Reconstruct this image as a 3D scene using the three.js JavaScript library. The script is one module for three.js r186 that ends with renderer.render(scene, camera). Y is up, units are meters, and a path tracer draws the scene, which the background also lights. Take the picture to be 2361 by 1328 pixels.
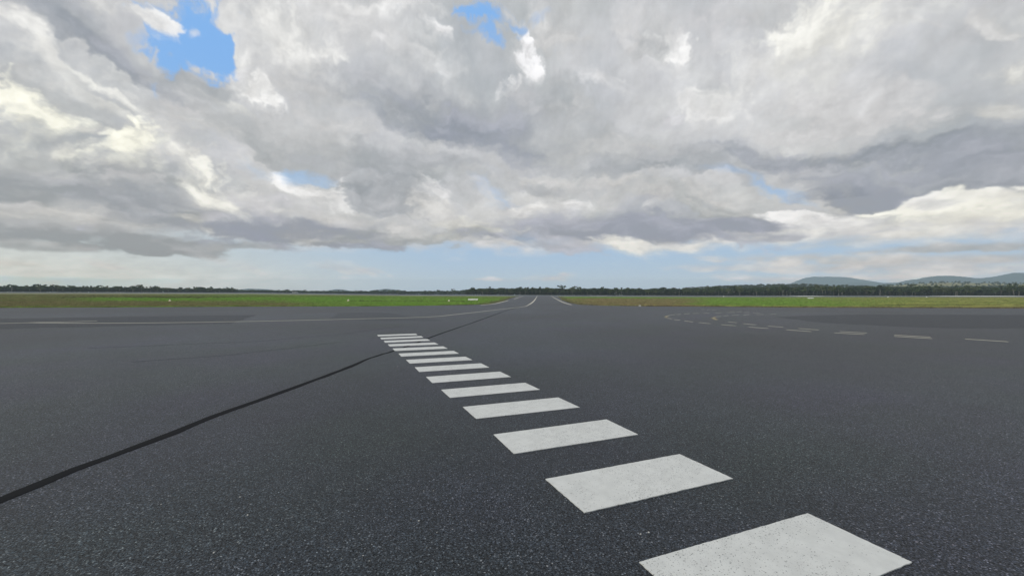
import * as THREE from 'three';
import { mergeGeometries } from 'three/addons/utils/BufferGeometryUtils.js';

// ------------------------------------------------------------------ camera, sky, sun, exposure
const scene = new THREE.Scene();
const camera = new THREE.PerspectiveCamera(67.0, 1024 / 575, 0.05, 60000);
camera.position.set(0, 1.6, 0);
camera.rotation.set(0.01545, 0, 0);

const renderer = new THREE.WebGLRenderer({ antialias: true });
renderer.setSize(1024, 575);
renderer.toneMapping = THREE.LinearToneMapping;
renderer.toneMappingExposure = 1.0;
renderer.shadowMap.enabled = true;

const sun = new THREE.DirectionalLight(new THREE.Color(1.0, 0.94, 0.84), 1.3);
sun.position.set(-80, 52, 30);
sun.castShadow = true;
sun.shadow.radius = 26;
sun.shadow.mapSize.set(2048, 2048);
Object.assign(sun.shadow.camera, { left: -140, right: 140, top: 140, bottom: -140, near: 1, far: 400 });
scene.add(sun, sun.target);

function rng(seed) {
  let a = seed >>> 0;
  return () => { a = (a + 0x6D2B79F5) >>> 0; let t = Math.imul(a ^ (a >>> 15), 1 | a); t = (t + Math.imul(t ^ (t >>> 7), 61 | t)) ^ t; return ((t ^ (t >>> 14)) >>> 0) / 4294967296; };
}
const lerp = (a, b, t) => a + (b - a) * t;
const clamp = (v, a = 0, b = 1) => Math.min(b, Math.max(a, v));
const smooth = (a, b, v) => { const t = clamp((v - a) / (b - a)); return t * t * (3 - 2 * t); };
const lin = (s) => (s <= 0.04045 ? s / 12.92 : Math.pow((s + 0.055) / 1.055, 2.4));

// a tileable table of fractal value noise, about -1..1
function noiseTable(n, first, octaves, fall, seed) {
  const out = new Float32Array(n * n);
  let amp = 1, cells = first, total = 0;
  for (let o = 0; o < octaves && cells <= n / 2; o++) {
    const r = rng(seed + o * 101), g = new Float32Array(cells * cells).map(() => r() * 2 - 1);
    const i0 = new Int32Array(n), i1 = new Int32Array(n), w = new Float32Array(n);
    for (let i = 0; i < n; i++) { const p = i * cells / n, k = Math.floor(p), f = p - k; i0[i] = k % cells; i1[i] = (k + 1) % cells; w[i] = f * f * f * (f * (f * 6 - 15) + 10); }
    for (let y = 0; y < n; y++) {
      const a = i0[y] * cells, b = i1[y] * cells, wy = w[y];
      for (let x = 0; x < n; x++) {
        const t = g[a + i0[x]] + (g[a + i1[x]] - g[a + i0[x]]) * w[x], u = g[b + i0[x]] + (g[b + i1[x]] - g[b + i0[x]]) * w[x];
        out[y * n + x] += amp * (t + (u - t) * wy);
      }
    }
    total += amp * amp; amp *= fall; cells *= 2;
  }
  const k = 1.3 / Math.sqrt(total);
  for (let i = 0; i < out.length; i++) out[i] *= k;
  return (u, v) => {                                     // bilinear, periodic with period 1
    let x = (u - Math.floor(u)) * n, y = (v - Math.floor(v)) * n;
    let xi = x | 0, yi = y | 0; x -= xi; y -= yi; xi %= n; yi %= n;
    const xj = xi + 1 === n ? 0 : xi + 1, a = yi * n, b = (yi + 1 === n ? 0 : yi + 1) * n;
    const p = out[a + xi] + (out[a + xj] - out[a + xi]) * x, q = out[b + xi] + (out[b + xj] - out[b + xi]) * x;
    return p + (q - p) * y;
  };
}
const fbm = noiseTable(1024, 4, 8, 0.56, 11), fbm2 = noiseTable(1024, 4, 8, 0.6, 77), soft = noiseTable(512, 4, 3, 0.5, 5);

// Cloud banks of the sky: azimuth (0 ahead, + to the right), height, two radii (degrees), turn, brightness above and below, cover, edge softness, warmth, 1 = clear gap
const BANKS = [
  [-48.96, 23.56, 4.42, 2.42, 12, 192, 181, 0.7, 1, 0, 0],[-45.22, 25.41, 4.32, 1.7, 5, 230, 210, 0.8, 1, 0.2, 0],[-31.95, 24.3, 1.76, 1.13, -2, 230, 215, 0.6, 0.8, 0.1, 0],
  [-46.55, 19.39, 7.28, 3.36, -20, 235, 221, 0.9, 1, 0.25, 0],[-49.41, 20.6, 3.18, 2.1, -7, 227, 217, 0.7, 1, 0.2, 0],[-43.64, 16.94, 6.52, 2.15, -23, 231, 215, 0.8, 1, 0.35, 0],
  [-41.83, 22.0, 10.43, 1.96, -17, 167, 156, 0.9, 1, -0.5, 0],[-45.77, 23.5, 3.28, 3.16, -42, 163, 156, 0.8, 1, -0.4, 0],[-35.13, 21.7, 5.5, 2.2, -12, 170, 174, 0.85, 0.9, -0.1, 0],
  [-47.59, 17.46, 3.57, 1.61, -26, 190, 182, 0.7, 1, 0.1, 0],[-49.33, 13.93, 1.79, 1.27, 16, 241, 227, 0.8, 0.8, 0.7, 0],[-44.51, 14.8, 6.95, 2.29, -11, 196, 185, 0.8, 1, 0.1, 0],
  [-48.31, 12.75, 5.84, 2.68, 2, 185, 174, 0.9, 1, 0.1, 0],[-45.91, 12.48, 1.63, 0.65, -23, 233, 221, 0.7, 1, 0.6, 0],[-38.04, 15.42, 4.88, 2.09, -14, 205, 195, 0.7, 1, 0.2, 0],
  [-33.52, 17.6, 7.19, 2.74, -15, 212, 200, 0.7, 1, 0.15, 0],[-48.28, 10.36, 9.79, 2.28, 4, 167, 153, 0.95, 0.7, -0.2, 0],[-40.41, 11.27, 9.8, 1.71, 7, 170, 156, 0.95, 0.6, -0.1, 0],
  [-45.06, 11.77, 1.75, 1.2, -44, 156, 154, 0.7, 0.8, 0, 0],[-30.56, 10.23, 3.01, 2.32, -29, 227, 215, 0.8, 0.8, 0.3, 0],[-43.56, 9.24, 12.47, 3.09, -4, 183, 158, 0.95, 0.6, 0, 0],
  [-39.02, 8.81, 8.57, 1.91, -6, 170, 156, 0.9, 0.6, -0.2, 0],[-47.73, 6.88, 8.47, 1.67, 0, 196, 181, 0.85, 0.9, 0.2, 0],[-33.43, 7.58, 7.22, 1.14, -7, 205, 196, 0.8, 0.9, 0.4, 0],
  [-46.38, 5.3, 12.34, 1.59, 1, 170, 154, 0.95, 0.6, 0, 0],[-40.01, 5.22, 7.93, 1.39, -2, 167, 156, 0.95, 0.5, 0, 0],[-31.79, 6.37, 3.98, 0.47, -1, 233, 219, 0.9, 0.7, 0.9, 0],
  [-48.21, 4.24, 4.87, 0.55, 0, 174, 165, 0.8, 0.7, 0.1, 0],[-28.53, 26.71, 7.48, 8.17, -44, 231, 219, 0.85, 1, 0.2, 0],[-30.45, 21.9, 3.37, 1.87, -28, 247, 235, 0.9, 0.6, 0.15, 0],
  [-33.17, 23.4, 2.71, 1.0, 9, 233, 227, 0.7, 0.7, -0.1, 0],[-31.9, 19.44, 4.06, 1.1, -24, 227, 215, 0.6, 0.9, 0.4, 0],[-17.87, 29.44, 11.7, 5.83, -11, 221, 211, 0.8, 1, 0.05, 0],
  [-22.89, 22.57, 10.75, 3.38, -7, 206, 196, 0.7, 1, 0.05, 0],[-16.82, 29.37, 1.8, 0.76, -11, 231, 225, 0.5, 1, 0, 0],[-9.71, 22.77, 17.2, 4.39, -6, 174, 160, 0.9, 1, -0.2, 0],
  [-4.61, 20.77, 10.05, 2.49, -6, 156, 154, 0.85, 1, -0.6, 0],[-25.72, 17.99, 16.92, 2.38, -5, 192, 183, 0.7, 1, 0, 0],[-19.86, 16.5, 18.49, 3.09, -9, 179, 170, 0.9, 0.9, 0, 0],
  [-17.26, 13.67, 8.02, 3.99, -19, 174, 165, 0.95, 0.5, -0.05, 0],[-12.45, 15.28, 11.47, 3.06, -9, 181, 174, 0.85, 0.7, 0, 0],[-21.36, 15.36, 4.13, 1.48, -10, 196, 188, 0.6, 0.8, 0, 0],
  [-23.79, 12.57, 5.12, 2.21, -19, 239, 223, 0.92, 0.65, 0.1, 0],[-15.67, 11.67, 9.38, 2.89, -11, 223, 209, 0.85, 0.7, 0.05, 0],[-9.67, 10.03, 7.91, 1.98, -9, 214, 200, 0.8, 0.8, 0.2, 0],
  [-29.26, 8.9, 7.54, 3.58, -12, 192, 176, 0.85, 0.9, -0.3, 0],[-24.71, 7.47, 13.88, 2.23, 0, 163, 147, 0.95, 0.6, -0.5, 0],[-15.65, 7.37, 15.49, 1.58, 0, 190, 170, 0.9, 0.6, 0.1, 0],
  [-6.3, 8.56, 8.77, 1.33, 5, 212, 188, 0.85, 0.7, 0.5, 0],[-18.8, 9.38, 7.32, 1.4, -7, 204, 194, 0.7, 0.9, 0.1, 0],[-31.78, 5.55, 5.44, 0.49, 1, 174, 167, 0.8, 0.6, 0, 0],
  [3.13, 27.3, 3.05, 1.43, -20, 241, 219, 0.8, 0.7, 0, 0],[6.86, 31.34, 7.6, 3.0, -21, 208, 200, 0.8, 1, 0.05, 0],[0.55, 25.24, 1.84, 2.54, 23, 231, 219, 0.7, 0.8, 0, 0],
  [7.97, 24.31, 6.0, 4.78, -31, 185, 176, 0.85, 1, 0, 0],[2.84, 22.8, 5.37, 4.25, -11, 188, 181, 0.7, 1, -0.2, 0],[11.88, 25.0, 4.28, 1.85, -28, 233, 223, 0.75, 0.95, 0, 0],
  [16.23, 27.5, 3.29, 1.21, -41, 233, 223, 0.7, 1, 0, 0],[19.87, 27.24, 1.69, 3.52, 26, 241, 231, 0.85, 0.7, 0.1, 0],[17.83, 30.69, 3.94, 1.87, -27, 206, 198, 0.7, 1, 0, 0],
  [17.81, 28.6, 2.68, 2.46, -9, 192, 188, 0.7, 0.9, 0, 0],[23.86, 29.69, 5.88, 2.99, -3, 208, 200, 0.7, 1, -0.1, 0],[29.39, 29.29, 5.81, 2.38, -1, 196, 190, 0.8, 1, 0, 0],
  [25.93, 20.96, 4.49, 3.02, -34, 231, 219, 0.8, 0.8, 0.1, 0],[25.48, 23.63, 2.84, 1.12, -19, 190, 188, 0.85, 0.8, -0.1, 0],[21.35, 21.4, 3.91, 2.23, -8, 200, 192, 0.7, 1, -0.2, 0],
  [37.01, 25.15, 8.98, 6.0, -1, 234, 219, 0.95, 0.9, 0.35, 0],[30.21, 23.44, 5.75, 3.01, -13, 223, 213, 0.7, 1, 0.1, 0],[43.4, 24.72, 2.36, 0.38, -36, 208, 202, 0.5, 1, 0, 0],
  [46.83, 22.25, 2.99, 1.6, -42, 200, 194, 0.85, 0.9, -0.1, 0],[48.68, 23.35, 3.0, 1.93, -24, 212, 206, 0.8, 1, 0.1, 0],[49.1, 17.84, 1.78, 2.46, -20, 225, 211, 0.7, 1, 0.4, 0],
  [37.68, 19.24, 11.83, 2.98, -9, 208, 196, 0.8, 1, 0, 0],[42.69, 16.41, 12.5, 2.29, -9, 196, 185, 0.7, 1, 0, 0],[47.8, 15.42, 3.38, 1.03, -16, 212, 200, 0.7, 1, 0.3, 0],
  [12.41, 18.88, 22.3, 4.34, -10, 192, 181, 0.85, 1, 0.05, 0],[17.74, 15.69, 19.85, 2.51, -3, 181, 167, 0.9, 0.8, -0.15, 0],[0.55, 19.3, 9.42, 2.97, -10, 181, 174, 0.6, 1, -0.3, 0],
  [3.41, 15.34, 7.27, 1.92, -11, 210, 200, 0.8, 0.8, 0.15, 0],[-2.03, 14.55, 3.52, 1.41, -11, 183, 176, 0.6, 0.9, 0, 0],[4.55, 14.25, 2.41, 1.09, -21, 176, 170, 0.7, 0.7, -0.1, 0],
  [10.74, 14.31, 15.44, 2.29, -7, 196, 188, 0.7, 1, 0, 0],[39.39, 14.52, 21.76, 1.58, -9, 174, 154, 0.95, 0.8, -0.4, 0],[46.97, 11.57, 9.09, 3.25, -15, 170, 156, 0.95, 0.9, -0.5, 0],
  [37.97, 12.87, 8.15, 1.84, -16, 183, 170, 0.8, 0.9, -0.6, 0],[39.69, 10.23, 7.39, 3.03, -18, 161, 149, 0.95, 0.7, -0.6, 0],[47.74, 9.91, 7.21, 1.42, -5, 165, 154, 0.9, 0.8, -0.4, 0],
  [20.79, 12.63, 11.65, 2.06, -11, 200, 185, 0.9, 0.8, 0.1, 0],[-0.03, 11.83, 4.03, 1.06, -10, 208, 200, 0.7, 0.8, 0, 0],[17.72, 10.23, 2.06, 1.03, 12, 227, 215, 0.7, 1, 0.1, 0],
  [13.47, 10.98, 1.94, 0.5, -23, 214, 206, 0.7, 0.7, 0, 0],[14.0, 9.33, 19.68, 3.15, -3, 183, 161, 0.95, 0.7, -0.5, 0],[25.62, 10.2, 9.4, 2.13, -18, 196, 174, 0.9, 0.8, 0.15, 0],
  [13.46, 7.72, 22.84, 1.28, -2, 170, 152, 0.95, 0.6, -0.4, 0],[26.98, 8.23, 7.06, 1.61, 2, 161, 149, 0.95, 0.6, -0.5, 0],[5.11, 7.34, 9.79, 1.78, -11, 185, 174, 0.8, 0.8, -0.5, 0],
  [37.2, 7.24, 4.34, 1.07, -13, 227, 213, 0.8, 0.7, 0.1, 0],[46.1, 6.9, 8.18, 2.36, 1, 239, 225, 0.95, 0.6, 0.6, 0],[47.72, 8.59, 5.41, 0.73, -5, 239, 227, 0.95, 0.5, 0.4, 0],
  [42.91, 8.72, 2.15, 0.7, 6, 235, 219, 0.9, 0.6, 0.2, 0],[44.41, 8.51, 2.07, 0.58, -1, 196, 190, 0.6, 0.8, -0.2, 0],[27.42, 6.3, 13.52, 1.33, 0, 221, 205, 0.9, 0.6, 0.25, 0],
  [14.79, 5.92, 4.21, 1.44, -10, 231, 217, 0.95, 0.5, 0.4, 0],[20.75, 5.57, 7.67, 0.89, -2, 223, 209, 0.85, 0.7, 0.3, 0],[25.6, 7.16, 4.12, 0.72, -25, 183, 174, 0.8, 0.6, -0.5, 0],
  [32.16, 6.49, 4.09, 0.84, 3, 179, 172, 0.8, 0.6, -0.5, 0],[39.3, 5.28, 11.75, 1.16, -1, 214, 200, 0.9, 0.8, 0.3, 0],[45.51, 4.3, 10.15, 0.52, 0, 185, 179, 0.85, 0.7, 0.1, 0],
  [35.69, 3.92, 14.24, 0.78, -3, 206, 196, 0.8, 0.9, 0.2, 0],[44.06, 3.06, 12.27, 0.59, 0, 192, 188, 0.7, 0.9, 0.05, 0],[48.93, 3.36, 4.9, 0.55, -1, 190, 183, 0.6, 0.9, 0.1, 0],
  [39.27, 2.72, 14.25, 0.51, -2, 196, 192, 0.5, 1, 0.1, 0],[5.39, 2.36, 4.07, 0.61, 0, 206, 200, 0.6, 1, 0.1, 0],[6.8, 2.64, 1.75, 0.54, 0, 221, 211, 0.7, 0.7, 0.1, 0],
  [-2.6, 2.03, 3.42, 0.35, 0, 208, 202, 0.6, 1, 0, 0],[-18.76, 2.95, 3.71, 0.78, -4, 210, 206, 0.5, 0.9, 0.1, 0],[-21.78, 3.42, 3.56, 0.89, -9, 206, 202, 0.4, 1, 0.1, 0],
  [-42.88, 2.83, 2.24, 0.44, -14, 206, 200, 0.6, 0.8, 0.2, 0],[-48.7, 2.7, 2.42, 0.41, -5, 212, 198, 0.6, 0.8, 0.4, 0],[-31.77, 3.37, 4.02, 0.92, -16, 206, 202, 0.35, 1, 0.1, 0],
  [-47.93, 2.09, 3.77, 0.46, 2, 200, 196, 0.4, 1, 0.1, 0],[37.51, 1.79, 10.8, 0.43, -1, 204, 200, 0.4, 1, 0, 0],[37.51, 1.79, 17.05, 0.76, -1, 206, 202, 0.6, 1, 0.1, 0],
  [30.04, 3.34, 14.81, 0.95, -1, 210, 204, 0.6, 1, 0.15, 0],[44.92, 2.33, 10.49, 0.88, 0, 206, 200, 0.7, 1, 0.1, 0],[42.55, 3.43, 11.35, 0.6, -1, 200, 194, 0.6, 1, 0.1, 0],
  [-30.29, 27.9, 8.24, 5.63, -12, 243, 233, 0.75, 1, 0.2, 0],[-20.96, 30.61, 11.51, 3.48, 1, 233, 225, 0.7, 1, 0.1, 0],[-48.41, 20.31, 4.14, 1.72, -15, 241, 231, 0.75, 1, 0.25, 0],
  [-45.42, 18.49, 5.38, 1.66, -20, 243, 231, 0.7, 1, 0.4, 0],[-6.32, 21.47, 16.11, 3.61, -6, 163, 154, 0.8, 1, -0.7, 0],[-16.74, 13.45, 8.09, 3.38, -17, 170, 163, 0.8, 0.7, -0.2, 0],
  [-10.25, 16.96, 15.49, 2.28, -5, 179, 172, 0.7, 1, -0.2, 0],[38.09, 24.26, 8.08, 4.79, -1, 243, 229, 0.7, 1, 0.4, 0],[25.7, 21.67, 3.94, 3.0, -34, 237, 225, 0.6, 1, 0.2, 0],
  [17.19, 8.66, 17.62, 2.64, -3, 170, 161, 0.75, 0.8, -0.7, 0],[-25.65, 7.67, 11.59, 2.06, 1, 161, 152, 0.7, 0.8, -0.8, 0],[-37.61, 25.91, 3.76, 3.7, -32, 0, 0, 1, 0.5, 0, 1],
  [-35.54, 24.01, 2.81, 2.1, -7, 0, 0, 1, 0.5, 0, 1],[-40.38, 24.12, 1.13, 1.04, -19, 0, 0, 0.63, 1, 0, 1],[-38.97, 20.33, 1.01, 1.88, 26, 0, 0, 0.5, 0.9, 0, 1],
  [-5.78, 32.43, 4.51, 2.19, -10, 0, 0, 1, 0.55, 0, 1],[-3.48, 31.26, 1.84, 1.15, -35, 0, 0, 0.81, 0.5, 0, 1],[3.72, 32.51, 1.92, 1.04, 6, 0, 0, 0.45, 0.9, 0, 1],
  [0.26, 31.86, 1.27, 0.75, 0, 0, 0, 0.63, 0.6, 0, 1],[-25.69, 14.15, 3.61, 1.09, -4, 0, 0, 0.72, 0.9, 0, 1],[-30.6, 14.01, 2.43, 0.96, -15, 0, 0, 0.32, 1, 0, 1],
  [-1.46, 12.93, 3.67, 1.21, -21, 0, 0, 0.63, 1, 0, 1],[31.8, 11.75, 4.81, 1.48, -36, 0, 0, 0.72, 0.9, 0, 1],[27.03, 14.24, 4.39, 0.67, -7, 0, 0, 0.45, 1, 0, 1],
  [2.55, 7.36, 5.1, 1.46, -10, 0, 0, 0.36, 1, 0, 1],[-40.06, 25.69, 2.09, 1.21, -4, 231, 219, 0.95, 0.5, 0.1, 0],[-36.69, 26.0, 0.58, 0.5, -32, 225, 219, 0.6, 1, 0, 0],
  [-48.97, 15.27, 2.44, 2.51, 2, 249, 237, 0.95, 0.7, 0.8, 0],[-41.9, 14.01, 4.04, 2.7, 24, 250, 235, 0.97, 0.6, 0.8, 0],[-35.21, 10.62, 5.52, 3.06, -32, 239, 223, 0.9, 0.75, 0.5, 0],
  [-10.3, 31.11, 2.38, 0.78, -31, 239, 227, 0.8, 0.7, 0, 0],[-27.51, 11.51, 3.68, 2.15, -17, 208, 196, 0.7, 0.9, -0.2, 0],[1.12, 29.35, 3.83, 2.44, -35, 247, 231, 0.92, 0.75, -0.05, 0],
  [6.82, 11.75, 4.38, 1.04, -5, 235, 219, 0.85, 0.8, 0.05, 0],[2.55, 11.27, 3.36, 0.92, 9, 227, 211, 0.9, 0.6, 0.15, 0],[33.79, 8.25, 4.22, 1.12, -10, 239, 225, 0.95, 0.45, 0.1, 0]
];
const HAZE = 0.00018, AIR = [0.29, 0.38, 0.43];
function makeSky() {
  const W = 4096, Hh = 1024, data = new Float32Array(W * Hh * 2 * 4);
  const r = rng(4242), banks = BANKS.slice();
  // the same kind of broken cloud goes on all round and overhead
  for (let i = 0; i < 250; i++) {
    const el = 4 + 80 * Math.pow(r(), 1.5), az = -180 + 360 * r();
    const size = 2.2 + el * 0.22 * (0.5 + r()), flat = clamp(0.22 + el / 70, 0.2, 0.75) * (0.7 + 0.6 * r());
    const v = r(), b = { gap: v < 0.09, dark: v < 0.5 };
    const s = [az, el, size * (1 + r()), size * flat, (r() - 0.5) * 40, b.dark ? 180 : 230, b.dark ? 166 : 214, 0.8, 0.5 + 0.5 * r(), b.dark ? -0.2 : 0.25, b.gap ? 1 : 0];
    const m = size * 1.6;
    if (Math.abs(az) < 52 + m && el < 36 + m) continue;
    banks.push(s);
  }
  const wx = new Float32Array(W * Hh), wy = new Float32Array(W * Hh), el_ = new Float32Array(Hh), pv = new Float32Array(Hh);
  const R = new Float32Array(W * Hh), G = new Float32Array(W * Hh), B = new Float32Array(W * Hh);
  const tone = (b, warm) => {                            // brightness 0..255 as the eye sees it -> linear colour of cloud
    const k = b / 255, d = clamp((205 - b) / 60), w = warm * 0.045;
    return [lin(k * (1.0 - 0.042 * d + w * 0.6)), lin(k * (1.0 + 0.012 * d + w * 0.5)), lin(k * (1.004 + 0.036 * d - w * 1.2))];
  };
  const clear = (az, el) => {                            // clear air: deep blue high up, pale near the horizon, paler towards the sun's side
    const t = clamp((el - 2) / 24), h = Math.pow(1 - t, 1.8), s = 0.5 + 0.5 * Math.cos((az + 100) * Math.PI / 180), p = smooth(0.45, 0.85, s) * h;
    const c = [lerp(136, 185, h), lerp(183, 203, h), lerp(237, 216, h)];
    return [lin(lerp(c[0], 210, p) / 255), lin(lerp(c[1], 214, p) / 255), lin(lerp(c[2], 209, p) / 255)];
  };
  for (let y = 0; y < Hh; y++) {
    const el = (y + 0.5) / Hh * 90; el_[y] = el; pv[y] = Math.log(el + 7) * 1.05;
    for (let x = 0; x < W; x++) {
      const i = y * W + x, az = (x + 0.5) / W * 360 - 90, u = (x + 0.5) / W * 12, v = pv[y];
      const a = fbm(u, v), b = fbm2(u + 0.37, v + 0.21), fine = 0.25 + 0.75 * smooth(0, 22, el);
      wx[i] = (a * 1.8 + fbm2(u * 3 + 0.1, v * 3) * 0.5) * fine; wy[i] = (b * 1.15 + fbm(u * 3, v * 3 + 0.6) * 0.42) * fine;
      const c = clear(az > 180 ? az - 360 : az, el);
      const low = soft(u / 3, v * 0.6);
      const cover = smooth(-0.4, 1.4, el - 4.1 - 1.7 * Math.cos(az * Math.PI / 180) + 0.7 * a + 0.4 * low) * 0.94;
      const t = tone(203 + 9 * a + 12 * low, 0.1 + 0.1 * b);
      R[i] = lerp(c[0], t[0], cover); G[i] = lerp(c[1], t[1], cover); B[i] = lerp(c[2], t[2], cover);
    }
  }
  let k = 0;
  for (const [az0, el0, ra, re, rot, top, bot, op, so, warm, gap] of banks) {
    k++;
    const c = Math.cos(rot * Math.PI / 180), s = Math.sin(rot * Math.PI / 180), cosE = Math.max(0.12, Math.cos(el0 * Math.PI / 180));
    const reach = 1.7, hx = reach * Math.hypot(ra * c, re * s) + 1.2, hy = reach * Math.hypot(ra * s, re * c) + 0.8;
    const y0 = Math.max(0, Math.floor((el0 - hy) / 90 * Hh)), y1 = Math.min(Hh - 1, Math.ceil((el0 + hy) / 90 * Hh)), n = Math.min(W / 2 - 1, Math.ceil(hx / cosE / 360 * W)), xc = Math.round((az0 + 90) / 360 * W);
    const stretch = clamp(ra / re, 1, 3), f = 0.11 / Math.sqrt(clamp(re, 0.35, 6) / 2), ou = k * 0.137, ov = k * 0.291, wamp = clamp(re / 1.6, 0.12, 1.1);
    for (let y = y0; y <= y1; y++) for (let j = -n; j <= n; j++) {
      const x = ((xc + j) % W + W) % W, i = y * W + x;
      const du = (j / W * 360) * cosE + wx[i] * wamp, dv = el_[y] - el0 + wy[i] * wamp;
      const p = du * c + dv * s, q = -du * s + dv * c, a = p / ra, b = q / re, rr = Math.sqrt(a * a + b * b);
      if (rr > reach) continue;
      const nu = p * f / stretch + ou, nv = q * f * 1.15 + ov, n1 = fbm(nu, nv), n2 = fbm2(nu * 2.1 + 0.5, nv * 2.1);
      const d = 1 - rr + 0.34 * n1 + 0.14 * n2, under = clamp(0.5 - 0.9 * b), al = op * smooth(0, gap ? so * 1.3 : top > 212 ? so * (0.75 + 1.5 * under) : so * (1.5 - 0.9 * under), d);
      if (al < 0.004) continue;
      let col;
      if (gap) col = clear((xc + j) / W * 360 - 90, el_[y]);
      else {
        const t = clamp(0.5 + 0.55 * b + 0.3 * n1 + 0.12 * n2), rim = 1 - smooth(0.05, 0.5, d);
        col = tone(lerp(bot, top, t) + 7 * n2 + 9 * n1 + 5 * rim, warm);
      }
      R[i] += (col[0] - R[i]) * al; G[i] += (col[1] - G[i]) * al; B[i] += (col[2] - B[i]) * al;
    }
  }
  for (let y = 0; y < Hh; y++) for (let x = 0; x < W; x++) {
    const i = y * W + x, o = ((y + Hh) * W + x) * 4, u = (x + 0.5) / W * 12, v = pv[y];
    const cloud = 1 - clamp((B[i] - R[i]) / B[i] * 3.2), e1 = fbm2(u * 1.5, v * 1.5) - fbm2(u * 1.5 + 0.02, v * 1.5 - 0.018), e2 = fbm(u * 4, v * 4) - fbm(u * 4 + 0.016, v * 4 - 0.016);   // relief of the cloud, lit from the sun's side
    const f = 1 + cloud * (0.05 * fbm(u * 2 + 0.3, v * 2) + 0.03 * fbm2(u * 5, v * 5) + clamp(0.08 * e1, -0.05, 0.05) + clamp(0.05 * e2, -0.03, 0.03));
    // light that reaches us through the haze below: the air near the horizon glows by so much more before the haze dims it
    const az = ((x + 0.5) / W * 360 - 90) * Math.PI / 180, path = Math.min(9550 / Math.max(Math.abs(Math.sin(az)), Math.abs(Math.cos(az))), 350 / Math.sin(el_[y] * Math.PI / 180)), T = Math.exp(-HAZE * path);
    [R, G, B].forEach((c, k) => { data[o + k] = clamp((c[i] * f - (1 - T) * AIR[k]) / T, 0.2, 3.2); });
    data[o + 3] = 1;
  }
  for (let i = 0; i < W * Hh; i++) { data[i * 4] = 0.2; data[i * 4 + 1] = 0.21; data[i * 4 + 2] = 0.2; data[i * 4 + 3] = 1; }
  const t = new THREE.DataTexture(data, W, Hh * 2, THREE.RGBAFormat, THREE.FloatType);
  t.mapping = THREE.EquirectangularReflectionMapping; t.magFilter = t.minFilter = THREE.LinearFilter; t.needsUpdate = true;
  return t;
}
const sky = makeSky();
scene.background = sky;
scene.environment = sky;

// ------------------------------------------------------------------ helpers
const names = new Map();
function numbered(name) { const n = names.get(name) || 0; names.set(name, n + 1); return n ? name + '_' + String(n).padStart(3, '0') : name; }
function put(o, name, parent, extra = {}) {
  o.name = parent && parent !== scene ? name : numbered(name);
  o.traverse((m) => { if (m.isMesh) { m.castShadow = true; m.receiveShadow = true; } });
  Object.assign(o.userData, extra);
  (parent || scene).add(o);
  return o;
}
const std = (rgb, roughness = 0.9, more = {}) => new THREE.MeshStandardMaterial({ color: new THREE.Color().setRGB(...rgb), roughness, metalness: 0, ...more });
function surface(pos, idx, uv, col) {
  const g = new THREE.BufferGeometry();
  g.setAttribute('position', new THREE.Float32BufferAttribute(pos, 3));
  if (uv) g.setAttribute('uv', new THREE.Float32BufferAttribute(uv, 2));
  if (col) g.setAttribute('color', new THREE.Float32BufferAttribute(col, 3));
  g.setIndex(idx); g.computeVertexNormals();
  return g;
}
const table = (xs, ys) => (v) => {
  if (v <= xs[0]) return ys[0];
  for (let i = 1; i < xs.length; i++) if (v <= xs[i]) return lerp(ys[i - 1], ys[i], (v - xs[i - 1]) / (xs[i] - xs[i - 1]));
  return ys[ys.length - 1];
};
// the airfield: level apron, then ground that rises very gently away from it, most of all on the left. d is the distance straight ahead (-z)
const slope = table([-2, -1.2, -0.6, -0.2, 0, 0.2, 0.5, 3], [0.0098, 0.0098, 0.0082, 0.003, 0.0019, 0.0008, 0, 0]);
const elev = (x, d) => (d < 58 ? 0 : slope(x / d) * (Math.min(d, 620) - 58) * (1 - smooth(1500, 4000, d)));

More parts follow.
